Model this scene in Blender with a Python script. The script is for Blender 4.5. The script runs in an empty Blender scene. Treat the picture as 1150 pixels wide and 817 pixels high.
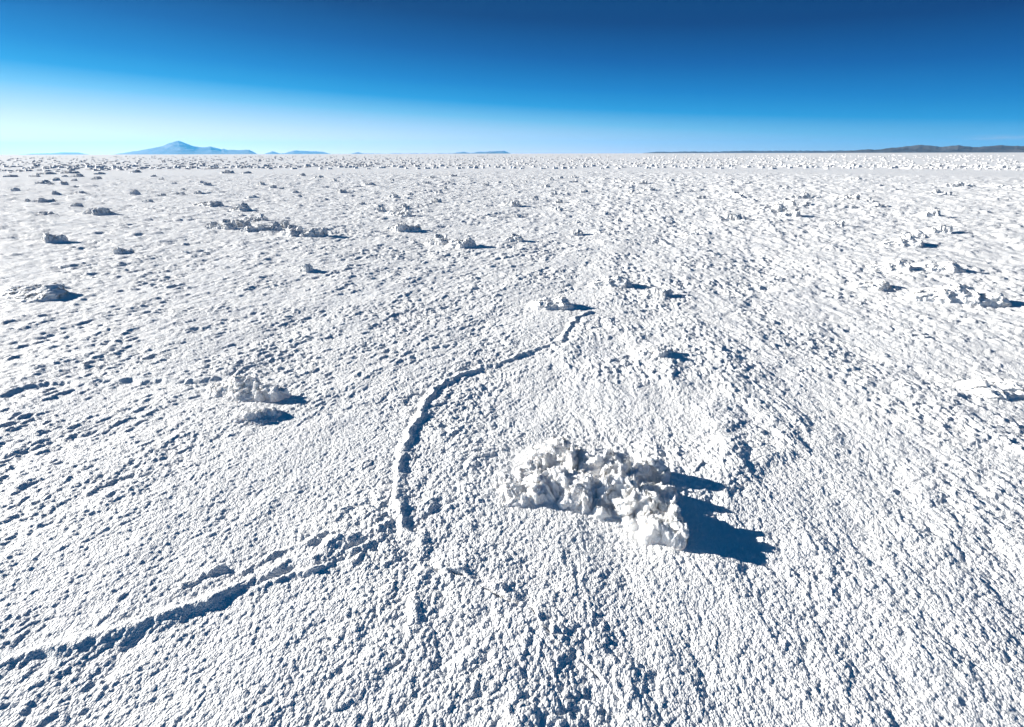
import bpy, math, random
import numpy as np
from mathutils import Vector, Matrix

random.seed(7)
SC = bpy.context.scene
COL = SC.collection

# ------------------------------------------------------------------ camera
F = 520.0; CX, CY = 575.0, 408.5; CAM_H = 1.5
PITCH = math.atan((CY - 172.7) / F)
ROLL = math.atan(2.6 / 1150)
SUN_AZ = math.radians(-75)          # from +Y, negative = left
SUN_EL = math.radians(17.5)

FW = np.array([0, math.cos(PITCH), -math.sin(PITCH)])
UP0 = np.array([0, math.sin(PITCH), math.cos(PITCH)])
RT0 = np.array([1.0, 0, 0])
RT = RT0 * math.cos(ROLL) - UP0 * math.sin(ROLL)
UP = UP0 * math.cos(ROLL) + RT0 * math.sin(ROLL)


def ray(px, py):
    return FW + RT * ((px - CX) / F) - UP * ((py - CY) / F)


def at(px, py, z=0.0):
    d = ray(px, py)
    t = (CAM_H - z) / -d[2]
    return np.array([d[0] * t, d[1] * t, z])


def mpp(px, py):
    """metres covered by one pixel across, where the pixel meets the ground"""
    d = ray(px, py)
    return CAM_H / -d[2] / F


cam = bpy.data.cameras.new('camera')
co = bpy.data.objects.new('camera', cam); COL.objects.link(co)
cam.sensor_width = 36; cam.lens = 36 * F / 1150
cam.clip_start = 0.05; cam.clip_end = 400000
m = Matrix((RT.tolist(), UP.tolist(), (-FW).tolist())).transposed()
co.matrix_world = Matrix.Translation((0, 0, CAM_H)) @ m.to_4x4()
SC.camera = co

# ------------------------------------------------------------------ noise
rng = np.random.RandomState(11)
PM = rng.permutation(65536).astype(np.int32)
GA = rng.rand(65536).astype(np.float32) * 6.2831853
GC, GS = np.cos(GA), np.sin(GA)
JX = rng.rand(65536).astype(np.float32); JY = rng.rand(65536).astype(np.float32); JZ = rng.rand(65536).astype(np.float32)
g3 = rng.randn(65536, 3).astype(np.float32); g3 /= np.linalg.norm(g3, axis=1)[:, None]


def hsh(ix, iy, s=0):
    return PM[(ix + PM[(iy + s * 7919) & 65535]) & 65535]


def perlin(x, y, s=0):
    ix = np.floor(x).astype(np.int32); iy = np.floor(y).astype(np.int32)
    fx = (x - ix).astype(np.float32); fy = (y - iy).astype(np.float32)
    u = fx * fx * fx * (fx * (fx * 6 - 15) + 10); v = fy * fy * fy * (fy * (fy * 6 - 15) + 10)

    def g(a, b):
        h = hsh(ix + a, iy + b, s)
        return GC[h] * (fx - a) + GS[h] * (fy - b)
    a = g(0, 0); b = g(1, 0); c = g(0, 1); d = g(1, 1)
    a = a + u * (b - a); c = c + u * (d - c)
    return (a + v * (c - a)) * 1.5


def worley(x, y, s=0):
    ix = np.floor(x).astype(np.int32); iy = np.floor(y).astype(np.int32)
    fx = (x - ix).astype(np.float32); fy = (y - iy).astype(np.float32)
    best = np.full(fx.shape, 9.0, np.float32); hv = np.zeros(fx.shape, np.float32)
    for a in (-1, 0, 1):
        for b in (-1, 0, 1):
            h = hsh(ix + a, iy + b, s)
            d = (a + JX[h] - fx) ** 2 + (b + JY[h] - fy) ** 2
            w = d < best
            best = np.where(w, d, best); hv = np.where(w, JZ[h], hv)
    return np.sqrt(best), hv


def perlin3(p, s=0):
    i = np.floor(p).astype(np.int32); f = p - i
    w = f * f * f * (f * (f * 6 - 15) + 10)
    out = 0
    for a in (0, 1):
        for b in (0, 1):
            for c in (0, 1):
                h = PM[(PM[(hsh(i[:, 0] + a, i[:, 1] + b, s) + i[:, 2] + c) & 65535])]
                g = g3[h]
                d = g[:, 0] * (f[:, 0] - a) + g[:, 1] * (f[:, 1] - b) + g[:, 2] * (f[:, 2] - c)
                out = out + d * (w[:, 0] if a else 1 - w[:, 0]) * (w[:, 1] if b else 1 - w[:, 1]) * (w[:, 2] if c else 1 - w[:, 2])
    return out * 1.5


def worley3(p, s=0):
    i = np.floor(p).astype(np.int32); f = p - i
    best = np.full(len(p), 9.0); hv = np.zeros(len(p))
    for a in (-1, 0, 1):
        for b in (-1, 0, 1):
            for c in (-1, 0, 1):
                h = PM[(PM[(hsh(i[:, 0] + a, i[:, 1] + b, s) + i[:, 2] + c) & 65535])]
                d = (a + JX[h] - f[:, 0]) ** 2 + (b + JY[h] - f[:, 1]) ** 2 + (c + JZ[h] - f[:, 2]) ** 2
                w = d < best; best = np.where(w, d, best); hv = np.where(w, JX[(h + 77) & 65535], hv)
    return np.sqrt(best), hv


def ss(a, b, x):
    t = np.clip((x - a) / (b - a), 0, 1)
    return t * t * (3 - 2 * t)


# ------------------------------------------------------------------ lines on the salt crust
def pl(pts):
    return np.array([at(a, b)[:2] for a, b in pts], np.float32)


def poly_dist(x, y, P, reach):
    """distance, signed side and arc position to a polyline (inf beyond reach)"""
    d = np.full(x.shape, 99.0, np.float32); sg = np.zeros(x.shape, np.float32); tt = np.zeros(x.shape, np.float32)
    lo = P.min(0) - reach; hi = P.max(0) + reach
    idx = np.nonzero((x > lo[0]) & (x < hi[0]) & (y > lo[1]) & (y < hi[1]))[0]
    if not len(idx):
        return d, sg, tt
    X = x[idx]; Y = y[idx]
    D = d[idx]; S = sg[idx]; T = tt[idx]
    L = 0.0
    for a, b in zip(P[:-1], P[1:]):
        e = b - a; l = float(np.hypot(*e)); e = e / l
        vx = X - a[0]; vy = Y - a[1]
        t = np.clip(vx * e[0] + vy * e[1], 0, l)
        qx = vx - t * e[0]; qy = vy - t * e[1]
        q = np.hypot(qx, qy); w = q < D
        D = np.where(w, q, D); S = np.where(w, np.sign(e[0] * qy - e[1] * qx), S); T = np.where(w, L + t, T)
        L += l
    d[idx] = D; sg[idx] = S; tt[idx] = T / L
    return d, sg, tt


# (points in the photo, height, half width, raggedness)
RIDGES = {
    'long': (pl([(668, 350), (648, 358), (638, 370), (628, 386), (600, 394), (570, 405), (540, 412), (512, 423), (488, 436), (478, 450), (472, 466), (463, 482), (455, 508), (450, 535), (446, 562), (452, 588), (468, 612), (484, 634)]), .0205, .026, 1.0),
    'roll': (pl([(-60, 752), (-20, 742), (28, 736), (68, 733), (92, 720), (130, 714), (165, 702), (200, 687), (230, 677), (262, 662), (282, 654)]), .0195, .031, .6),
    'faint': (pl([(-40, 455), (0, 446), (28, 437), (62, 431), (98, 430), (150, 427), (205, 429), (252, 424)]), .020, .034, .6),
}
MINOR = [
    (pl([(268, 662), (300, 642), (345, 628), (380, 612), (420, 598), (447, 580)]), .026, .020),
    (pl([(282, 664), (330, 648), (372, 632), (412, 615), (440, 604)]), .020, .016),
    (pl([(205, 658), (222, 647), (240, 641), (262, 632)]), .024, .015),
    (pl([(262, 645), (300, 628), (338, 612), (372, 604)]), .020, .016),
    (pl([(484, 634), (470, 655), (468, 690), (476, 730)]), .018, .03),
    (pl([(520, 296), (560, 291), (600, 284), (640, 278), (655, 274)]), .03, .035),
    (pl([(80, 343), (96, 334), (112, 324)]), .03, .035),
    (pl([(150, 368), (134, 380), (124, 392), (100, 408), (88, 420)]), .020, .026),
    (pl([(868, 310), (838, 332), (828, 345), (812, 352), (790, 360)]), .009, .03),
    (pl([(668, 350), (700, 352), (740, 348)]), .018, .03),
    (pl([(392, 424), (408, 417), (420, 421)]), .02, .022),
]
CRACK = pl([(478, 630), (500, 645), (540, 658), (575, 678), (597, 690), (606, 708), (640, 735), (668, 758), (692, 776), (712, 798), (745, 830)])
ROUGH = [(pl([(280, 650), (360, 620), (447, 580)]), .22, .5), (pl([(455, 640), (440, 540), (460, 450)]), .16, .45),
         (pl([(500, 650), (560, 700), (620, 760), (700, 830)]), .28, .6)]


def aniso(x, y, lam, ang, k, s):
    c, n = math.sin(ang), math.cos(ang)
    a = (x * c + y * n) / (lam * k); b = (x * n - y * c) / lam
    return a, b


def height(x, y, sp):
    """crust height; sp = local mesh spacing, scales finer than it are left out"""
    x = x.astype(np.float32); y = y.astype(np.float32); sp = sp.astype(np.float32)
    r = np.hypot(x, y)
    az = np.arctan2(x, np.maximum(y, .01))
    wr = ss(-.15, .35, az + .10 * perlin(x / 3, y / 3, 90))           # the grain of the crust turns from left to right
    near = ss(3.4, 1.6, r)
    fade = ss(170, 90, r)
    band = ss(44, 50, r) * ss(66, 60, r)                             # smooth pale strip
    h = np.zeros_like(x)
    wx = x + .026 * perlin(x / .22, y / .22, 1) + .012 * perlin(x / .06, y / .06, 2)
    wy = y + .026 * perlin(x / .22, y / .22, 3) + .012 * perlin(x / .06, y / .06, 4)

    def lay(lam, amp, k, s, ridge=0.0):
        nonlocal h
        m_ = ss(.5, 1.3, lam / sp)
        ok = m_ > 0
        if not ok.any():
            return
        X = wx[ok]; Y = wy[ok]
        a, b = aniso(X, Y, lam, math.radians(36), k, s); n1 = perlin(a, b, s)
        a, b = aniso(X, Y, lam, math.radians(-2), k, s); n2 = perlin(a, b, s + 50)
        W = wr[ok]
        n = (n1 * (1 - W) + n2 * W) / np.sqrt((1 - W) ** 2 + W ** 2)
        if ridge:
            n = n * (1 - ridge) + ridge * (.35 - np.abs(n)) * 1.5
        A = amp if np.isscalar(amp) else amp[ok]
        h[ok] += A * n * m_[ok] * ((1 + .4 * W) if lam > .08 else 1)
    far = ss(4, 16, r)
    lay(2.6, .030 + 0 * r, 1.3, 10)
    lay(.95, .018 + .008 * far + .004 * near, 1.6, 11)
    lay(.40, .0115 + .008 * far + .003 * near, 2.0, 12)
    lay(.19, .0062 + .0095 * far, 2.2, 13, .1)
    lay(.095, .0044 + .0075 * far, 2.0, 14, .1)
    lay(.046, .0032, 1.6, 15)
    lay(.023, .0036, 1.3, 16)
    # popcorn lumps of several sizes, patchy
    patch = .56 + .46 * ss(-.35, .3, perlin(x / .6, y / .6, 60) + .6 * perlin(x / 2.3, y / 2.3, 61) + .35 * perlin(x / .2, y / .2, 62))
    h *= patch
    rough = .35 + .65 * ss(-.2, .35, perlin(x / .8, y / .8, 20))
    for P, w, a in ROUGH:
        d, _, _ = poly_dist(x, y, P, w * 2.2)
        rough = rough + a * np.exp(-(d / w) ** 2)
    for lam, amp, s in ((.085, .0105, 21), (.036, .0047, 22), (.0155, .0050, 23)):
        m_ = ss(.7, 1.6, lam / sp); ok = m_ > 0
        if ok.any():
            q = .35 if s == 23 else 1.0
            d, hv = worley((x[ok] + (wx[ok] - x[ok]) * q) / lam, (y[ok] + (wy[ok] - y[ok]) * q) / lam, s)
            dome = np.sqrt(np.maximum(0, 1 - (d / .72) ** 2)) * (.25 + .75 * hv)
            k = rough[ok] if s < 23 else (.7 + .3 * rough[ok])
            h[ok] += (amp * dome - amp * .4) * k * m_[ok] * (patch[ok] if s < 23 else 1)
    # knobs and plates of the open crust, small ones close by, coarser ones farther out
    for lam, r0, r1, r2, r3, amp, s in ((.042, 2.2, 3.5, 8, 14, .012, 24), (.085, 4, 7, 16, 26, .022, 25), (.17, 8, 14, 34, 50, .037, 26), (.34, 16, 26, 200, 300, .050, 27)):
        wgt = ss(r0, r1, r) * ss(r3, r2, r); ok = wgt > 0
        if ok.any():
            W = wr[ok]
            a1, b1 = aniso(wx[ok], wy[ok], lam, math.radians(36), 1.9, s); d1, v1 = worley(a1, b1, s)
            a2, b2 = aniso(wx[ok], wy[ok], lam, math.radians(-2), 1.5, s); d2, v2 = worley(a2, b2, s + 40)
            k1 = np.maximum(0, 1 - (d1 / .55) ** 2) ** .5 * v1 ** 1.6; k2 = np.maximum(0, 1 - (d2 / .55) ** 2) ** .5 * v2 ** 1.6
            h[ok] += amp * (k1 * (1 - W) + k2 * W) * wgt[ok] * patch[ok]
    h *= (.35 + .65 * fade) * (1 - .75 * band)
    # ridges
    rx = x + .03 * perlin(x / .13, y / .13, 30) + .010 * perlin(x / .04, y / .04, 31)
    ry = y + .03 * perlin(x / .13, y / .13, 32) + .010 * perlin(x / .04, y / .04, 33)
    masks = {}
    for key, (P, A, w, rg) in RIDGES.items():
        kx = rx if rg > .5 else x + (rx - x) * .7; ky = ry if rg > .5 else y + (ry - y) * .7
        d, sg, t = poly_dist(kx, ky, P, .25)
        e = ss(0, .02, t) * ss(1, .95, t)
        amp = A * (.95 + .3 * perlin(x / .16, y / .16, 35)) * e
        prof = np.exp(-(d / w) ** 2 * 1.1)
        # the ridge is smoother than the crust it rides on
        sm = np.exp(-(d / (w * 1.1)) ** 2) * e * .35
        hl = h.copy()
        h = hl * (1 - sm) + amp * prof
        h -= .002 * e * np.exp(-((d - w * 1.9) / (w * .6)) ** 2)
        masks[key] = (d < w * 1.25) & (e > .3)
    for P, A, w in MINOR:
        d, sg, t = poly_dist(rx, ry, P, .2)
        e = ss(0, .1, t) * ss(1, .9, t) * np.clip(.8 + 1.2 * perlin(x / .12, y / .12, 36), .1, 1.4)
        h += .5 * A * e * np.exp(-(d / w) ** 2) - .002 * e * np.exp(-((d - w * 2) / (w * .7)) ** 2)
    d, sg, t = poly_dist(x + (rx - x) * .65, y + (ry - y) * .65, CRACK, .4)
    k = np.clip(.7 + 1.3 * perlin(x / .15, y / .15, 37), 0, 1.3) * ss(0, .1, t) * ss(1, .93, t)
    k2 = np.clip(.3 + 2.2 * perlin(x / .07, y / .07, 38), 0, 1.2)
    h += .016 * np.exp(-d / .10) * (sg > 0) * k * (.5 + .5 * k2) + .007 * np.exp(-d / .06) * k - .020 * np.exp(-(d / .006) ** 2) * k * k2
    return h, masks


# ------------------------------------------------------------------ materials
def newmat(name):
    m_ = bpy.data.materials.new(name); m_.use_nodes = True
    nt = m_.node_tree; b = nt.nodes['Principled BSDF']
    return m_, nt, b


def salt_mat(name, tint=(.85, .85, .845), sss=0, bump=.004, scale=90):
    m_, nt, b = newmat(name); N = nt.nodes.new; L = nt.links.new
    geo = N('ShaderNodeNewGeometry')
    n1 = N('ShaderNodeTexNoise'); n1.inputs['Scale'].default_value = 2.2; n1.inputs['Detail'].default_value = 5
    L(geo.outputs['Position'], n1.inputs['Vector'])
    rp = N('ShaderNodeValToRGB'); L(n1.outputs['Fac'], rp.inputs['Fac'])
    rp.color_ramp.elements[0].position = .3; rp.color_ramp.elements[0].color = (tint[0] * .90, tint[1] * .905, tint[2] * .92, 1)
    rp.color_ramp.elements[1].position = .7; rp.color_ramp.elements[1].color = (tint[0] * 1.06, tint[1] * 1.05, tint[2] * 1.03, 1)
    L(rp.outputs['Color'], b.inputs['Base Color'])
    b.inputs['Roughness'].default_value = .62
    b.inputs['Specular IOR Level'].default_value = .35
    if sss:
        b.inputs['Subsurface Weight'].default_value = sss
        b.inputs['Subsurface Radius'].default_value = (1, .94, .88)
        b.inputs['Subsurface Scale'].default_value = .03 if sss > .4 else .012
    n2 = N('ShaderNodeTexNoise'); n2.inputs['Scale'].default_value = scale; n2.inputs['Detail'].default_value = 4; n2.inputs['Roughness'].default_value = .7
    v = N('ShaderNodeTexVoronoi'); v.inputs['Scale'].default_value = scale * 1.6
    L(geo.outputs['Position'], n2.inputs['Vector']); L(geo.outputs['Position'], v.inputs['Vector'])
    ad = N('ShaderNodeMath'); ad.operation = 'SUBTRACT'; L(n2.outputs['Fac'], ad.inputs[0]); L(v.outputs['Distance'], ad.inputs[1])
    bp = N('ShaderNodeBump'); bp.inputs['Strength'].default_value = 1; bp.inputs['Distance'].default_value = bump
    L(ad.outputs[0], bp.inputs['Height']); L(bp.outputs['Normal'], b.inputs['Normal'])
    return m_


M_GROUND = salt_mat('salt_crust')
M_RIDGE = salt_mat('ridge_salt', (.87, .87, .86))
M_CLUMP = salt_mat('clump_salt', (.93, .93, .925), .45, .0035, 110)
M_LUMP = salt_mat('lump_salt', (.90, .90, .895), 0, .003, 40)
M_FAR = salt_mat('rubble_salt', (.78, .77, .76), 0, .01, 20)


def hill_mat(name, c):
    m_, nt, b = newmat(name); N = nt.nodes.new; L = nt.links.new
    geo = N('ShaderNodeNewGeometry'); n1 = N('ShaderNodeTexNoise'); n1.inputs['Scale'].default_value = .0012; n1.inputs['Detail'].default_value = 8
    L(geo.outputs['Position'], n1.inputs['Vector'])
    rp = N('ShaderNodeValToRGB'); L(n1.outputs['Fac'], rp.inputs['Fac'])
    rp.color_ramp.elements[0].position = .35; rp.color_ramp.elements[0].color = (c[0] * .7, c[1] * .7, c[2] * .7, 1)
    rp.color_ramp.elements[1].position = .65; rp.color_ramp.elements[1].color = (c[0] * 1.35, c[1] * 1.3, c[2] * 1.2, 1)
    L(rp.outputs['Color'], b.inputs['Base Color']); b.inputs['Roughness'].default_value = .95
    return m_


# ------------------------------------------------------------------ mesh helpers
def mesh_from(name, V, Q, mat, smooth=True):
    me = bpy.data.meshes.new(name)
    V = np.ascontiguousarray(V, np.float32); Q = np.ascontiguousarray(Q, np.int32)
    n = Q.shape[1]
    me.vertices.add(len(V)); me.vertices.foreach_set('co', V.ravel())
    me.loops.add(Q.size); me.loops.foreach_set('vertex_index', Q.ravel())
    me.polygons.add(len(Q)); me.polygons.foreach_set('loop_start', np.arange(0, Q.size, n, dtype=np.int32))
    me.update(calc_edges=True)
    me.polygons.foreach_set('use_smooth', np.full(len(Q), smooth))
    me.materials.append(mat)
    return me


def link(name, me, loc=(0, 0, 0)):
    o = bpy.data.objects.new(name, me); o.location = loc; COL.objects.link(o)
    return o


def tag(o, label=None, cat=None, group=None, kind=None):
    if label: o['label'] = label
    if cat: o['category'] = cat
    if group: o['group'] = group
    if kind: o['kind'] = kind
    return o


# ------------------------------------------------------------------ salt flat
DEN = 1.9
rows = [.30]
while rows[-1] < 150:
    r = rows[-1]
    rows.append(r + r * min(.0024 + .0006 * r, .0115) / DEN if r > .62 else r * 1.02)
while rows[-1] < 60000:
    rows.append(rows[-1] * 1.12)
rows = np.array(rows)
half = math.radians(66)
nd = 1880; wide = math.radians(118)
side_ = np.linspace(half, wide, 240)[1:]
azs = np.concatenate([-side_[::-1], np.linspace(-half, half, nd), side_, np.linspace(wide, 2 * math.pi - wide, 60)[1:-1]])
nr, na = len(rows), len(azs)
R, A = np.meshgrid(rows, azs, indexing='ij')
X = (R * np.sin(A)).ravel(); Y = (R * np.cos(A)).ravel()
dr = np.gradient(rows)
SP = np.maximum(np.repeat(dr, na) * .8, np.repeat(rows * (2 * half / nd), na))
dense = (np.abs(np.where(A > math.pi, A - 2 * math.pi, A)) <= wide + .001).ravel() & (R.ravel() < 150)
Z = np.zeros_like(X, dtype=np.float32)
MK = {k: np.zeros(len(X), bool) for k in RIDGES}
ids = np.nonzero(dense)[0]
for ch in np.array_split(ids, 12):
    hh, mk = height(X[ch], Y[ch], SP[ch])
    Z[ch] = hh
    for k in mk: MK[k][ch] = mk[k]
edge = ss(wide, wide - .06, np.abs(np.where(A > math.pi, A - 2 * math.pi, A).ravel())) * ss(150, 110, R.ravel()) * ss(.3, .5, R.ravel())
Z *= edge.astype(np.float32)
V = np.stack([X, Y, Z], 1)
V = np.vstack([V, [[0, 0, 0]]])
i0 = np.arange(nr - 1)[:, None] * na + np.arange(na)[None, :]
i1 = np.arange(nr - 1)[:, None] * na + (np.arange(na)[None, :] + 1) % na
Q = np.stack([i0, i1, i1 + na, i0 + na], -1).reshape(-1, 4)[:, ::-1]
assign = np.zeros(len(Q), np.int8)
for n, k in enumerate(RIDGES, 1):
    assign[MK[k][Q].all(1)] = n
print('ground verts', len(V), 'rows', nr)


def submesh(name, sel, mat):
    q = Q[sel]; u, inv = np.unique(q, return_inverse=True)
    return mesh_from(name, V[u], inv.reshape(q.shape), mat)


g = link('salt_flat', submesh('salt_flat', assign == 0, M_GROUND)); tag(g, kind='structure')
RL = {'long': 'long narrow meandering ridge of raised salt crust passing left of the largest clump',
      'roll': 'thick smooth rounded ridge of raised salt crust at lower left of the foreground',
      'faint': 'low faint ridge of salt crust entering from the left edge towards the jagged left clump'}
for n, k in enumerate(RIDGES, 1):
    o = link('salt_ridge', submesh('salt_ridge', assign == n, M_RIDGE))
    tag(o, RL[k], 'salt ridge')
# hole under the camera
cap = bpy.data.meshes.new('cap')
cv = [(rows[0] * math.sin(a), rows[0] * math.cos(a), 0) for a in azs[::6]]
cap.from_pydata(cv, [], [list(range(len(cv)))[::-1]]); cap.materials.append(M_GROUND)
tag(link('ground_underfoot', cap), kind='structure')


def hz(x, y):
    xs = np.array([x]); ys = np.array([y]); r = math.hypot(x, y)
    hh, _ = height(xs, ys, np.array([max(.05, r * .006)]))
    return float(hh[0])


# ------------------------------------------------------------------ clumps
def ico(sub):
    import bmesh
    bm = bmesh.new(); bmesh.ops.create_icosphere(bm, subdivisions=sub, radius=1)
    v = np.array([v.co[:] for v in bm.verts]); f = np.array([[w.index for w in p.verts] for p in bm.faces]); bm.free()
    return v, f


IV, IF = ico(3)


def crust_heap(blobs, res, name, mat, k, seed=0, blur=2, rug=1.0, pad=.12):
    """a heap of broken crust: lobes (cx,cy,cz, rx,ry,rz, rotz) raised from the flat, with sharp rims, hollows, shelves and crumbs; k = size of the noise"""
    Bl = np.array([list(b[:7]) for b in blobs])
    R_ = max(Bl[:, 3].max(), Bl[:, 4].max())
    x0, x1 = (Bl[:, 0] - Bl[:, 3:5].max(1)).min() - pad * R_, (Bl[:, 0] + Bl[:, 3:5].max(1)).max() + pad * R_
    y0, y1 = (Bl[:, 1] - Bl[:, 3:5].max(1)).min() - pad * R_, (Bl[:, 1] + Bl[:, 3:5].max(1)).max() + pad * R_
    nx = int((x1 - x0) / res) + 2; ny = int((y1 - y0) / res) + 2
    gx, gy = np.meshgrid(np.linspace(x0, x1, nx), np.linspace(y0, y1, ny), indexing='ij')
    x = gx.ravel().astype(np.float32); y = gy.ravel().astype(np.float32); o = seed * 17.3
    wx = x + k * .28 * perlin(x / k + o, y / k, 70) + k * .10 * perlin(x / k * 3 + o, y / k * 3, 71)
    wy = y + k * .28 * perlin(x / k + o, y / k, 72) + k * .10 * perlin(x / k * 3 + o, y / k * 3, 73)
    base = np.zeros_like(x)
    for cx, cy, cz, rx, ry, rz, rot in Bl:
        c, s_ = math.cos(rot), math.sin(rot); dx = wx - cx; dy = wy - cy
        q = ((dx * c + dy * s_) / rx) ** 2 + ((-dx * s_ + dy * c) / ry) ** 2
        base = np.maximum(base, (cz + rz * np.sqrt(np.maximum(0, 1 - q))) * (q < 1))
    base = base.reshape(nx, ny)
    for _ in range(blur):
        base[1:-1, 1:-1] = (base[1:-1, 1:-1] * 2 + base[:-2, 1:-1] + base[2:, 1:-1] + base[1:-1, :-2] + base[1:-1, 2:]) / 6
    base = base.ravel(); top = base.max()
    u = wx / k + o; v = wy / k - o
    rid = lambda f, s1: 1 - 2.2 * np.abs(perlin(u * f, v * f, s1))
    n = .55 * rid(.9, 74) + .30 * rid(1.9, 75) + .10 * perlin(u * 1.2, v * 1.2, 79)
    d, hv = worley(u * 2.2, v * 2.2, 76); d2, hv2 = worley(u * 5, v * 5, 77); d3, hv3 = worley(u * 10, v * 10, 78); d4, hv4 = worley(u * 17, v * 17, 85)
    g_ = ss(0, .35, base / top)
    h = base * (.72 + .34 * n * rug + .22 * (hv - .5) * rug) + top * g_ * (.05 * (hv2 - .5) + .045 * rid(4.2, 80) + .03 * (.5 - d2) + .034 * (.5 - d3) + .020 * (.5 - d4)) * rug * 1.6
    h += top * .05 * np.clip(base / top * 6, 0, 1) * (.6 - d3)
    h = np.where(base <= 1e-5, -.06 * top, h - .01 * top)
    # sideways break-up so that rims lean and cliffs are torn
    jx = k * .12 * g_ * (perlin(u * 2.5 + h / k * 2, v * 2.5, 81) + .6 * perlin(u * 6, v * 6 + h / k * 5, 82))
    jy = k * .16 * g_ * (perlin(u * 2.5, v * 2.5 + h / k * 2, 83) + .6 * perlin(u * 6 + h / k * 5, v * 6, 84))
    V_ = np.stack([x + jx, y + jy, h], 1)
    i = (np.arange(nx - 1)[:, None] * ny + np.arange(ny - 1)[None]).ravel()
    Q_ = np.stack([i, i + ny, i + ny + 1, i + 1], 1)
    keep = (base[Q_] > 1e-5).any(1); Q_ = Q_[keep]
    un, inv = np.unique(Q_, return_inverse=True)
    return mesh_from(name, V_[un], inv.reshape(Q_.shape), mat)


# the big clump, in world coordinates around its own base
MC = at(672, 560); MC[2] = hz(MC[0], MC[1])


def B(px, py, z, rx, ry, rz, rot=0, tilt=0):
    p = at(px, py, z) - MC
    return (p[0], p[1], z, rx, ry, rz, rot, tilt)


big = [
    B(612, 512, .045, .10, .08, .075), B(628, 500, .085, .085, .055, .055, .2), B(640, 516, .07, .075, .06, .09), B(655, 512, .085, .05, .05, .06),
    B(598, 528, .03, .08, .06, .05), B(670, 522, .06, .07, .05, .085), B(687, 512, .10, .045, .04, .055), B(690, 530, .06, .07, .05, .08),
    B(728, 522, .095, .06, .045, .055, .3), B(742, 528, .08, .045, .035, .04), B(712, 533, .06, .07, .05, .06),
    B(748, 546, .095, .065, .028, .020, -.35, .1), B(722, 546, .07, .08, .05, .06),
    B(640, 538, .075, .065, .035, .05, .5), B(612, 540, .055, .07, .05, .065), B(605, 556, .04, .06, .05, .06), B(626, 532, .10, .05, .04, .04),
    B(578, 552, .02, .07, .055, .045), B(588, 564, .01, .08, .05, .04), B(570, 540, .0, .08, .06, .035),
    B(640, 560, .03, .05, .05, .05), B(650, 545, .075, .035, .06, .06, -.3), B(655, 560, .055, .03, .05, .05),
    B(672, 540, .10, .075, .035, .035, -.3), B(700, 545, .095, .07, .04, .045, -.3), B(685, 556, .04, .09, .05, .06), B(705, 568, .05, .06, .045, .05),
    B(730, 562, .105, .085, .05, .03, -.4, .12), B(752, 575, .105, .075, .055, .028, -.4, .1), B(742, 590, .065, .075, .045, .04, -.3), B(766, 588, .095, .035, .05, .024, 0, .1),
    B(728, 584, .04, .06, .05, .06), B(715, 585, .02, .08, .05, .035), B(758, 562, .11, .05, .035, .025), B(763, 600, .06, .04, .03, .03),
    B(673, 573, .045, .026, .026, .028), B(684, 578, .015, .05, .035, .03), B(690, 590, .0, .09, .05, .02),
    B(735, 572, .03, .12, .08, .06), B(660, 545, .03, .15, .11, .055), B(620, 540, .025, .13, .11, .055), B(705, 545, .03, .13, .09, .065), B(632, 508, .07, .11, .06, .075), B(690, 520, .06, .09, .05, .07),
    B(590, 545, .0, .15, .10, .022), B(640, 565, .0, .22, .09, .02), B(620, 515, .0, .18, .10, .03), B(672, 562, .0, .46, .20, .022), B(594, 552, .0, .22, .15, .04), B(745, 594, .0, .15, .10, .03),
]
me = crust_heap(big, .0032, 'salt_clump', M_CLUMP, .12, 3, 5)
me.transform(Matrix.Diagonal((1, 1, 1.0, 1)))
print('big clump', len(me.polygons))
o = link('salt_clump', me, (MC[0], MC[1], MC[2] - .012))
tag(o, 'largest clump of broken knobbly white salt crust casting a long blue shadow in the foreground', 'salt clump')

# jagged clump at the left, and the mound in front of it
LC = at(285, 442); LC[2] = hz(LC[0], LC[1]); MC_keep = MC.copy()


def B2(C, px, py, z, rx, ry, rz, rot=0, tilt=0):
    p = at(px, py, z) - C
    return (p[0], p[1], z, rx, ry, rz, rot, tilt)


jag = [B2(LC, 262, 428, .05, .05, .05, .05), B2(LC, 272, 426, .085, .065, .045, .05), B2(LC, 285, 429, .08, .08, .045, .05, -.4, .3), B2(LC, 300, 436, .07, .08, .035, .035, -.4, .3), B2(LC, 262, 434, .03, .09, .06, .05), B2(LC, 282, 434, .03, .12, .07, .06),
       B2(LC, 272, 440, .03, .08, .06, .045), B2(LC, 288, 436, .06, .05, .035, .06), B2(LC, 292, 442, .05, .04, .03, .05, .5, .5), B2(LC, 256, 436, .01, .08, .07, .04),
       B2(LC, 300, 442, .0, .12, .09, .04), B2(LC, 276, 440, .0, .22, .15, .035), B2(LC, 254, 436, .0, .16, .12, .045), B2(LC, 312, 436, .06, .06, .04, .025, -.3)]
me = crust_heap(jag, .004, 'salt_clump', M_CLUMP, .10, 5, 4)
me.transform(Matrix.Diagonal((1, 1, .95, 1)))
o = link('salt_clump', me, (LC[0], LC[1], LC[2] - .01))
tag(o, 'jagged grey white clump with a tilted slab and blue shadow left of the long ridge', 'salt clump')
SCm = at(292, 468); SCm[2] = hz(SCm[0], SCm[1])
jag = [B2(SCm, 284, 466, .02, .06, .05, .045), B2(SCm, 296, 462, .035, .07, .03, .03, -.1), B2(SCm, 304, 463, .02, .07, .03, .025), B2(SCm, 290, 469, .0, .14, .10, .025), B2(SCm, 278, 468, .0, .10, .09, .035)]
me = crust_heap(jag, .004, 'salt_clump', M_CLUMP, .08, 6, 4)
o = link('salt_clump', me, (SCm[0], SCm[1], SCm[2] - .01))
tag(o, 'small low salt mound just in front of the jagged clump with the tilted slab', 'salt clump')

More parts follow.
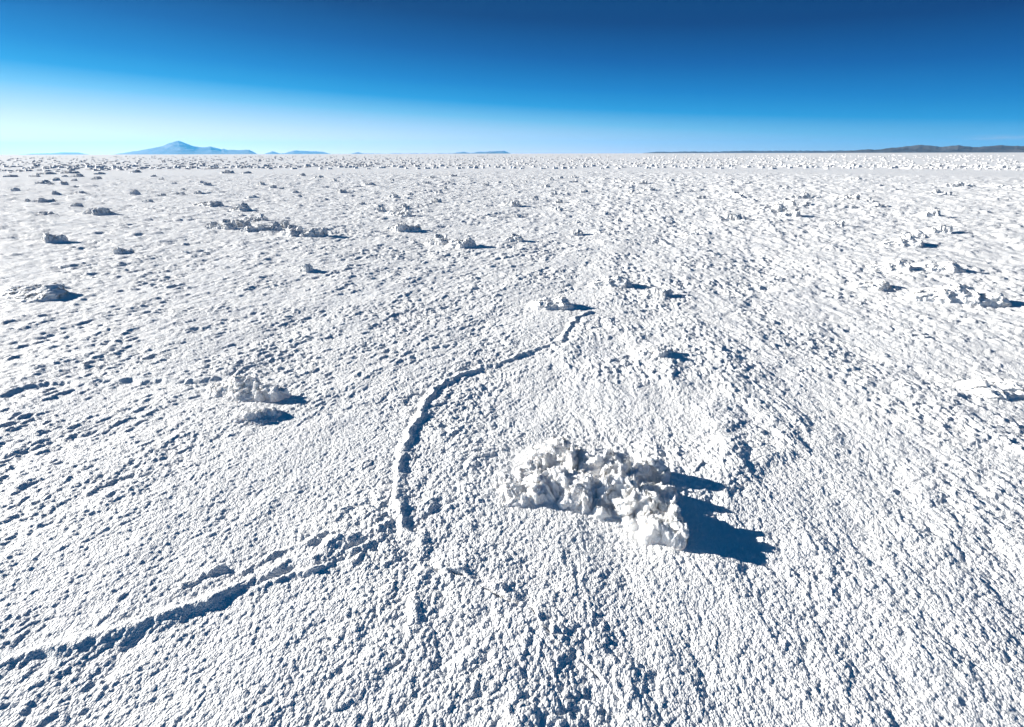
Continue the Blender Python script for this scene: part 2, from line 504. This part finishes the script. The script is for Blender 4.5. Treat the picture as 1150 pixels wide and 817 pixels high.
# eight generic lumps, unit size: about 1 wide, 1 high (flattened when placed)
PR = []
rr = random.Random(5)
for k in range(9):
    bl = []
    n = 5 + k % 4
    for j in range(n):                                              # steep knobs towards the lee side, apron towards the sun side
        x = rr.uniform(-.25, .33); y = rr.uniform(-.16, .16)
        t = .35 + .65 * max(0, (x + .35) / .68)
        zt = rr.uniform(.35, 1) * t
        bl.append((x, y, zt * .45, rr.uniform(.09, .17), rr.uniform(.08, .14), zt * .5, rr.uniform(-1, 1), 0))
    for j in range(3):
        x = rr.uniform(.0, .3)
        bl.append((x, rr.uniform(-.12, .12), rr.uniform(.45, .7), rr.uniform(.10, .17), rr.uniform(.08, .12), rr.uniform(.14, .24), rr.uniform(-.5, .5), rr.uniform(-.1, .2)))
    bl.append((-.10, 0, .0, .40, .24, .50, 0, 0)); bl.append((-.3, .02, 0, .34, .24, .22, 0, 0)); bl.append((.1, 0, .0, .34, .2, .35, 0, 0))
    PR.append(crust_heap(bl, .011, 'salt_lump', M_LUMP, .30, 20 + k, 3, .8))
for k in range(3):                                                   # smooth mounds, steep only on the lee side
    bl = [(-.12, 0, 0, .40, .30, .62, 0, 0), (.12, .03, 0, .26, .24, .85, 0, 0), (-.3, .03, 0, .3, .24, .3, 0, 0), (.2, -.03, .3, .14, .15, .4, 0, 0), (.3, 0, 0, .14, .16, .6, 0, 0)]
    bl += [(rr.uniform(-.3, .3), rr.uniform(-.15, .15), .3, .12, .12, rr.uniform(.2, .45), 0, 0) for _ in range(3)]
    PR.append(crust_heap(bl, .011, 'salt_lump', M_LUMP, .34, 30 + k, 5, .55))
print('lump faces', [len(p.polygons) for p in PR])
PL = []                                                              # light versions for the far ones
for k in range(6):
    bl = []
    for j in range(4):
        x = rr.uniform(-.2, .3)
        bl.append((x, rr.uniform(-.15, .15), .25, rr.uniform(.12, .22), rr.uniform(.1, .2), rr.uniform(.3, .7), rr.uniform(-1, 1), 0))
    bl.append((-.1, 0, 0, .4, .25, .25, 0, 0))
    PL.append(crust_heap(bl, .09, 'salt_lump', M_LUMP, .3, 40 + k, 0, .8))
print('light faces', [len(p.polygons) for p in PL])
COUNT = 0


def lump(px, py, w, h, label, group=None, proto=None, name='salt_lump', light=False, rot=None):
    """px,py = foot of the lump in the photo; w,h its size in pixels there"""
    global COUNT
    C = at(px, py); s = mpp(px, py)
    src = PL if light else PR
    me_ = src[(proto if proto is not None else COUNT * 5 + 3) % len(src)]
    COUNT += 1
    W = w * s * 1.18; H = max(h * s * 1.18, .02)
    o = link(name, me_, (C[0], C[1] + W * .12, hz(C[0], C[1]) - H * .10))
    rz = -.35 + (rr.uniform(-.45, .45) if rot is None else rot)
    o.rotation_euler = (0, 0, rz)
    o.scale = (W, min(W * 1.5, max(W, H * 2.6)), H)
    tag(o, label, 'salt lump', group)
    return o


NEAR = [
    (24, 334, 92, 14, 'wide flat salt lump cut by the left edge, with a broad blue shadow', 0),
    (623, 347, 46, 15, 'white salt lump at the upper end of the long meandering ridge', 11),
    (690, 322, 38, 12, 'white salt lump right of the one at the ridge end, left of a smaller one', 9),
    (738, 333, 30, 10, 'small white salt lump right of the two lumps near the ridge end', 4),
    (738, 406, 36, 12, 'lone small salt lump on open crust above and right of the largest clump', 1),
    (1070, 338, 62, 24, 'large knobbly white salt lump near the right edge, left half of a joined pair', 9),
    (1106, 341, 58, 20, 'low right half of the joined pair of large lumps near the right edge', 10),
    (1060, 306, 44, 14, 'white domed salt lump just behind the large pair near the right edge', 11),
    (1006, 304, 38, 12, 'white salt lump left of the domed one near the right edge', 9),
    (984, 322, 42, 12, 'pale flattened salt lump in front of and left of the domed lump at right', 10),
    (1128, 442, 64, 20, 'smooth bright salt mound at the right edge of the middle foreground', 11),
    (1018, 276, 38, 14, 'white salt lump with a long shadow, front one of three at far right', 9),
    (1026, 266, 24, 9, 'smaller salt lump directly behind the front one of three at far right', 3),
    (1056, 262, 26, 9, 'right hand salt lump of the three at far right', 4),
    (492, 274, 26, 12, 'pointed grey sided salt lump, left of two in the upper middle', 5),
    (520, 278, 30, 13, 'white salt lump with a thick dark shadow, right of two in the upper middle', 10),
    (450, 260, 38, 12, 'peaked salt lump with a flat skirt, left of the two in the upper middle', 1),
    (447, 243, 30, 10, 'salt lump behind the peaked one in the upper middle', 0),
    (452, 235, 13, 5, 'smallest lump of three in a column left of the upper middle', 6),
    (578, 272, 20, 9, 'small pointed salt lump with a thin shadow, right of the upper middle pair', 5),
    (345, 306, 20, 10, 'lone small salt lump below the right end of the lumpy row at left', 3),
    (56, 272, 32, 10, 'salt lump with a pale blunt head, above the flat slab at the left edge', 4),
    (134, 285, 26, 10, 'dark faced salt lump right of the blunt headed one at left', 1),
    (108, 241, 44, 9, 'wide low salt lump with a flat top at upper left', 6),
    (85, 233, 15, 6, 'small dark salt lump behind the wide low flat topped one at upper left', 7),
    (233, 232, 40, 7, 'long low salt lump behind the lumpy row at left', 8),
    (268, 237, 26, 9, 'rearmost knobbly lump of the lumpy row at left', 2),
    (284, 249, 28, 10, 'tan tinged lump with a dark pointed shadow in the middle of the lumpy row', 0),
    (238, 257, 18, 9, 'leftmost small lump of the lumpy row', 3),
    (253, 258, 24, 11, 'rounded lump second from the left in the lumpy row', 5),
    (268, 255, 20, 8, 'lump third from the left in the lumpy row, with a blue face', 4),
    (279, 262, 24, 8, 'low lump starting the front part of the lumpy row', 7),
    (293, 261, 22, 10, 'rounded pale lump in the front part of the lumpy row', 1),
    (307, 260, 16, 9, 'narrow lump in the centre of the front part of the lumpy row', 2),
    (319, 257, 14, 9, 'small upright lump standing behind the front part of the lumpy row', 6),
    (327, 266, 30, 12, 'large white lump second from the right end of the lumpy row', 5),
    (350, 267, 32, 12, 'rightmost large lump of the lumpy row, with a long shadow', 8),
    (868, 240, 30, 11, 'white lump with a broad blue shaded face in the cluster at right of centre', 3),
    (890, 244, 24, 11, 'frontmost tan tipped lump of the cluster at right of centre', 1),
    (884, 231, 20, 8, 'middle lump of the cluster at right of centre', 5),
    (899, 223, 22, 7, 'rearmost lump of the cluster at right of centre', 0),
    (904, 232, 12, 6, 'small dark lump at the right side of the cluster right of centre', 2),
    (818, 248, 30, 9, 'lone lump with a long thin shadow, left of the cluster at right of centre', 4),
    (937, 254, 20, 7, 'lone lump with a long thin shadow, right of the cluster at right of centre', 8),
    (575, 232, 26, 8, 'dark knobbed lump with a long shadow, in the far middle', 6),
    (1048, 244, 24, 10, 'lone lump with a long shadow in front of the dark hills at right', 7),
]
for a in NEAR:
    lump(a[0], a[1], a[2], a[3], a[4], 'salt lumps scattered over the salt flat', a[5])

MID = """827 222 20 6;918 223 9 4;880 213 16 5;950 225 28 7;962 203 16 4;787 223 12 4;835 207 6 3;841 207 9 3;975 227 14 5;985 233 24 5;1052 217 20 5
1072 211 20 6;1090 211 10 4;1120 211 18 4;1132 212 8 3;1145 212 9 4;987 209 10 3;612 211 14 4;622 219 9 5;627 228 9 5;626 237 11 6;600 225 9 5;656 217 12 5
695 213 6 3;709 207 8 3;708 213 9 4;708 218 9 5;722 207 10 5;729 215 14 5;752 204 12 3;765 209 10 3;785 223 11 4;648 251 9 4;648 264 12 6;695 249 8 5
775 264 18 4;696 204 9 3;414 209 15 4;440 204 7 3;478 207 7 3;503 207 8 3;499 213 9 4;493 218 9 4;489 228 11 6;441 223 14 5;460 220 8 3;406 230 10 3
545 209 8 5;575 209 8 3;560 206 6 3;590 206 6 3;579 244 10 5;507 199 11 3;483 200 15 3;428 238 10 6;382 217 12 5;330 217 11 3;335 222 9 3;307 212 8 4
316 213 5 3;293 209 9 4;283 223 12 3;222 218 9 4;204 219 9 4;231 209 9 4;205 214 7 3;226 206 6 3;254 195 13 4;275 195 14 3;338 198 11 3;358 200 13 3
355 204 6 3;375 204 7 3;151 219 10 7;62 219 14 5;88 218 18 5;45 228 20 6;31 227 8 4;17 215 7 4;70 208 11 4;56 208 8 3;47 207 15 4;10 199 17 3;36 199 15 3
62 203 11 3;72 199 8 3;86 199 15 4;83 204 8 3;84 211 7 3;108 202 13 4;50 196 20 3;75 195 18 3;110 196 14 3;150 194 16 3;172 199 7 3;180 202 7 3;45 242 24 4
195 207 7 3;180 221 13 3;165 227 14 3;198 219 9 3;1062 220 14 4;1130 225 16 3;660 206 5 3;644 200 8 3;618 203 8 3;630 201 9 3;646 205 6 3;678 202 6 2"""
ZL = {0: 'small far salt lump on the left side of the flat, below the blue volcano',
      1: 'small salt lump far off on the flat left of centre, right of the volcano',
      2: 'small salt lump far off on the flat right of centre',
      3: 'small salt lump far off on the flat in front of the dark hills at right'}
GR = {0: 'small far lumps below the volcano', 1: 'small far lumps left of centre', 2: 'small far lumps right of centre', 3: 'small far lumps before the dark hills'}


def zone(px): return 0 if px < 290 else 1 if px < 575 else 2 if px < 860 else 3


for s in MID.replace('\n', ';').split(';'):
    a = [float(v) for v in s.split()]
    z = zone(a[0]); lump(a[0], a[1], a[2], a[3] * 1.05, ZL[z], GR[z])
# front fringe of the far rough field, beyond the smooth pale strip
for k in range(145):
    px = 4 + (k + rr.random()) * 1142 / 145; py = rr.uniform(187.2, 190.4)
    lump(px, py, rr.uniform(4, 9), rr.uniform(2, 3.4), 'tiny salt lump on the front edge of the rough field beyond the smooth strip',
         'lumps along the front edge of the far rough field', light=True, name='salt_lump')

# the far rough field, past counting
lv = []
for me_ in PL:
    p = np.empty(len(me_.vertices) * 3, np.float32); me_.vertices.foreach_get('co', p)
    me_.calc_loop_triangles(); t = np.empty(len(me_.loop_triangles) * 3, np.int32); me_.loop_triangles.foreach_get('vertices', t)
    lv.append((p.reshape(-1, 3), t.reshape(-1, 3)))
VV, FF = [], []; off = 0
for k in range(4200):
    # spread evenly over the view depth rather than over area: 64 m to 420 m
    r = 1 / (1 / 64 + (1 / 520 - 1 / 64) * rr.random()); a = rr.uniform(-.98, .98)
    if rr.random() < .25 and r < 120: continue
    w = rr.uniform(.3, .9) * (1 + r / 300); h = rr.uniform(.07, .20) * (1 + r / 200)
    p, t = lv[k % 6]; th = rr.uniform(-3.1, 3.1)
    c, s_ = math.cos(th), math.sin(th)
    q = np.stack([(p[:, 0] * c - p[:, 1] * s_) * w, (p[:, 0] * s_ + p[:, 1] * c) * w, p[:, 2] * h - h * .1], 1) + [r * math.sin(a), r * math.cos(a), 0]
    VV.append(q); FF.append(t + off); off += len(p)
o = link('salt_rubble', mesh_from('salt_rubble', np.vstack(VV), np.vstack(FF), M_FAR))
tag(o, 'rough field of countless tiny salt lumps stretching to the horizon', 'salt rubble', kind='stuff')
print('rubble faces', sum(len(f) for f in FF))


# ------------------------------------------------------------------ far mountains
def range_(name, D, depth, sil, mat, seed, rough=.25, n_d=60, step=.5, up=1.0):
    """sil = [(px, pixels above horizon)]; real relief D metres away, `depth` metres front to back"""
    xs = np.arange(sil[0][0], sil[-1][0] + step, step); hs = np.interp(xs, [s[0] for s in sil], [s[1] for s in sil])
    hyz = 172.7 - (xs - CX) * 2.6 / 1150
    crest = []; dirs = []
    for x, h, y0 in zip(xs, hs, hyz):
        d = ray(x, y0 - h * up); hn = math.hypot(d[0], d[1])
        crest.append(d[2] / hn * D + CAM_H); dirs.append((d[0] / hn, d[1] / hn))
    crest = np.maximum(np.array(crest), 0); dirs = np.array(dirs)
    t = np.linspace(-1, 1, n_d)
    T, C_ = np.meshgrid(t, crest, indexing='ij')
    DD = D + T * depth / 2
    PX = dirs[None, :, 0] * DD; PY = dirs[None, :, 1] * DD
    lam = depth * .22
    n = sum(np.abs(perlin((PX / lam * 2 ** k).ravel(), (PY / lam * 2 ** k).ravel(), seed + k)) / 2 ** k for k in range(4)).reshape(PX.shape)
    prof = np.clip(1 - np.abs(T) ** 1.3, 0, 1)
    Z_ = C_ * prof * (1 - rough * 2.2 * n * (np.abs(T) ** .7)) - 6 * (1 - prof)
    W = len(xs)
    V_ = np.stack([PX.ravel(), PY.ravel(), Z_.ravel()], 1)
    i = (np.arange(n_d - 1)[:, None] * W + np.arange(W - 1)[None]).ravel()
    return tag(link(name, mesh_from(name, V_, np.stack([i, i + 1, i + 1 + W, i + W], 1), mat)), kind='structure')


MV = hill_mat('volcano_rock', (.16, .14, .13)); MH = hill_mat('hill_rock', (.070, .072, .080))


def jit(pts, a, seed):
    out = []; q = random.Random(seed)
    for (x0, y0), (x1, y1) in zip(pts[:-1], pts[1:]):
        n = max(1, int((x1 - x0) / 3))
        for k in range(n):
            f = k / n; out.append((x0 + (x1 - x0) * f, max(0, y0 + (y1 - y0) * f + q.uniform(-a, a) * (1 if k else 0))))
    return out + [pts[-1]]


range_('volcano', 40000, 9000, jit([(128, 0), (140, 2), (160, 5.2), (176, 8.2), (184, 10), (190, 12.8), (196, 14.6), (200, 15.4), (204, 14.4), (210, 12), (218, 9.2), (224, 8.1), (230, 8), (236, 9), (242, 7.4), (248, 5.5), (251, 6.2), (256, 4.8), (263, 5), (270, 4.6), (279, 5), (284, 3), (289, 0)], .25, 1), MV, 200)
range_('far_hills', 46000, 5000, jit([(20, 0), (40, 1.3), (60, 1.6), (72, 2.6), (88, 2.4), (100, 0)], .2, 2), MV, 210, up=1.0)
range_('far_hills', 46000, 4000, jit([(296, 0), (302, 2), (306, 3.4), (310, 2), (315, .6), (320, 1), (330, 4), (345, 3.4), (362, 2.6), (372, 0)], .25, 3), MV, 220)
range_('far_hills', 46000, 4000, jit([(392, 0), (402, 2), (410, 0.3), (508, .3), (520, 2.2), (528, .7), (536, 2), (552, 2.6), (566, 3.2), (574, 0)], .25, 4), MV, 230)
range_('long_hills', 24000, 3500, jit([(722, 0), (740, 1.8), (752, 1.4), (770, 2), (800, 1.6), (840, 2.6), (880, 2.6), (930, 2.4), (960, 2.6), (985, 3)], .3, 5), MH, 240)
range_('dark_hills', 15000, 3200, jit([(900, 0), (940, 1.2), (962, 3), (975, 4.2), (982, 3.4), (998, 5.2), (1010, 6.2), (1022, 7.6), (1035, 9.2), (1046, 8.2), (1058, 6.6), (1068, 7.8), (1077, 8.4), (1086, 7), (1096, 6.4), (1108, 7), (1122, 8.4), (1136, 7.6), (1150, 7.2), (1190, 8), (1230, 6)], .35, 6), MH, 250, rough=.42)

# ------------------------------------------------------------------ air
hb = bpy.data.meshes.new('haze')
S_, zt, zb = 60500, 1250, -8
hv = [(x, y, z) for z in (zb, zt) for x, y in ((-S_, -S_), (S_, -S_), (S_, S_), (-S_, S_))]
hb.from_pydata(hv, [], [(0, 3, 2, 1), (4, 5, 6, 7), (0, 1, 5, 4), (1, 2, 6, 5), (2, 3, 7, 6), (3, 0, 4, 7)])
mz = bpy.data.materials.new('haze'); mz.use_nodes = True; nt = mz.node_tree; nt.nodes.clear()
mo = nt.nodes.new('ShaderNodeOutputMaterial'); pv = nt.nodes.new('ShaderNodeVolumePrincipled')
pv.inputs['Color'].default_value = (.12, .53, 1, 1); pv.inputs['Density'].default_value = 1.35e-5; pv.inputs['Anisotropy'].default_value = 0.35
nt.links.new(pv.outputs[0], mo.inputs['Volume']); hb.materials.append(mz)
o = link('haze', hb); tag(o, kind='stuff')

# ------------------------------------------------------------------ sky and sun
w = bpy.data.worlds.new('World'); SC.world = w; w.use_nodes = True
nt = w.node_tree; N = nt.nodes.new; L = nt.links.new
bg = nt.nodes['Background']
sky = N('ShaderNodeTexSky'); sky.sky_type = 'NISHITA'; sky.sun_disc = False
sky.sun_elevation = SUN_EL; sky.sun_rotation = SUN_AZ
sky.altitude = 3650; sky.air_density = 1.0; sky.dust_density = .3; sky.ozone_density = 3.0
tc = N('ShaderNodeTexCoord'); sx = N('ShaderNodeSeparateXYZ'); L(tc.outputs['Generated'], sx.inputs[0])
# polarised high altitude sky: colour cast by true elevation, tilted slightly with azimuth from the sun
dt = N('ShaderNodeVectorMath'); dt.operation = 'DOT_PRODUCT'
dt.inputs[1].default_value = (math.sin(SUN_AZ), math.cos(SUN_AZ), 0); L(tc.outputs['Generated'], dt.inputs[0])
ma = N('ShaderNodeMath'); ma.operation = 'MULTIPLY_ADD'; ma.inputs[1].default_value = -.075; L(dt.outputs['Value'], ma.inputs[0]); L(sx.outputs['Z'], ma.inputs[2])
ma.inputs[1].default_value = -.056
EXPO = 1.10; STR = .10
mr = N('ShaderNodeMapRange'); mr.inputs['From Min'].default_value = -.06; mr.inputs['From Max'].default_value = .34; L(ma.outputs[0], mr.inputs['Value'])
rp = N('ShaderNodeValToRGB'); L(mr.outputs[0], rp.inputs['Fac'])
STOPS = [(-.05, 330, 292, 262), (-.02, 268, 251, 246), (.015, 198, 219, 232), (.045, 118, 188, 226), (.07, 30, 150, 212), (.10, 6, 122, 194), (.145, 0, 86, 160), (.20, 0, 52, 116), (.33, 0, 64, 110)]


def lin(c): c /= 255; return c / 12.92 if c <= .04045 else ((c + .055) / 1.055) ** 2.4


e = rp.color_ramp.elements
while len(e) > 2: e.remove(e[-1])
for k, (v, *c) in enumerate(STOPS):
    p = (v + .06) / .40
    q = e[0] if k == 0 else e[len(e) - 1] if k == len(STOPS) - 1 else e.new(p)
    q.position = p; q.color = (*[lin(x) for x in c], 1)
vm = N('ShaderNodeVectorMath'); vm.operation = 'SCALE'; vm.inputs['Scale'].default_value = 1 / (STR * 2 ** EXPO)
# one thin veil of cloud low over the dark hills
az0 = N('ShaderNodeMath'); az0.operation = 'DIVIDE'; L(sx.outputs['X'], az0.inputs[0]); L(sx.outputs['Y'], az0.inputs[1])
gz = N('ShaderNodeMapRange'); gz.interpolation_type = 'SMOOTHSTEP'; L(az0.outputs[0], gz.inputs['Value'])
gz.inputs['From Min'].default_value = .80; gz.inputs['From Max'].default_value = 1.0
cz = ray(1120, 156); cz = cz[2] / np.linalg.norm(cz)
dz = N('ShaderNodeMath'); dz.operation = 'SUBTRACT'; L(sx.outputs['Z'], dz.inputs[0]); dz.inputs[1].default_value = float(cz)
ab = N('ShaderNodeMath'); ab.operation = 'ABSOLUTE'; L(dz.outputs[0], ab.inputs[0])
bz = N('ShaderNodeMapRange'); bz.interpolation_type = 'SMOOTHSTEP'; L(ab.outputs[0], bz.inputs['Value'])
bz.inputs['From Min'].default_value = .0075; bz.inputs['From Max'].default_value = .0005
mp = N('ShaderNodeMapping'); mp.inputs['Scale'].default_value = (14, 14, 160); L(tc.outputs['Generated'], mp.inputs['Vector'])
cn = N('ShaderNodeTexNoise'); cn.inputs['Scale'].default_value = 1.5; cn.inputs['Detail'].default_value = 5; L(mp.outputs[0], cn.inputs['Vector'])
cm = N('ShaderNodeMapRange'); L(cn.outputs['Fac'], cm.inputs['Value']); cm.inputs['From Min'].default_value = .38; cm.inputs['From Max'].default_value = .65
gy = N('ShaderNodeMath'); gy.operation = 'GREATER_THAN'; L(sx.outputs['Y'], gy.inputs[0]); gy.inputs[1].default_value = 0
p0 = gz.outputs[0]
for q in (bz.outputs[0], cm.outputs[0], gy.outputs[0]):
    mm = N('ShaderNodeMath'); mm.operation = 'MULTIPLY'; L(p0, mm.inputs[0]); L(q, mm.inputs[1]); p0 = mm.outputs[0]
mm = N('ShaderNodeMath'); mm.operation = 'MULTIPLY'; L(p0, mm.inputs[0]); mm.inputs[1].default_value = .6; p0 = mm.outputs[0]
cl = N('ShaderNodeMix'); cl.data_type = 'RGBA'; L(p0, cl.inputs[0]); L(rp.outputs['Color'], cl.inputs['A']); cl.inputs['B'].default_value = (.62, .64, .70, 1)
L(cl.outputs['Result'], vm.inputs[0])
mx = N('ShaderNodeMix'); mx.data_type = 'RGBA'; mx.inputs['Factor'].default_value = .999
L(sky.outputs[0], mx.inputs['A']); L(vm.outputs[0], mx.inputs['B'])
L(mx.outputs['Result'], bg.inputs['Color']); bg.inputs['Strength'].default_value = STR

sl = bpy.data.lights.new('sun', 'SUN'); sl.energy = 5.0; sl.angle = math.radians(.5); sl.color = (1, .955, .875)
so = bpy.data.objects.new('sun', sl); COL.objects.link(so)
sd = Vector((math.sin(SUN_AZ) * math.cos(SUN_EL), math.cos(SUN_AZ) * math.cos(SUN_EL), math.sin(SUN_EL)))
so.rotation_euler = sd.to_track_quat('Z', 'Y').to_euler(); so.location = (0, 0, 50)

vs = SC.view_settings; vs.view_transform = 'Standard'; vs.look = 'None'; vs.exposure = EXPO; vs.gamma = 1; vs.use_curve_mapping = False
SC.cycles.volume_bounces = 1; SC.cycles.max_bounces = 6; SC.cycles.diffuse_bounces = 3

for o in SC.objects:
    if 'label' in o and not 4 <= len(o['label'].replace(',', '').split()) <= 16: print('LABEL', len(o['label'].split()), o['label'])
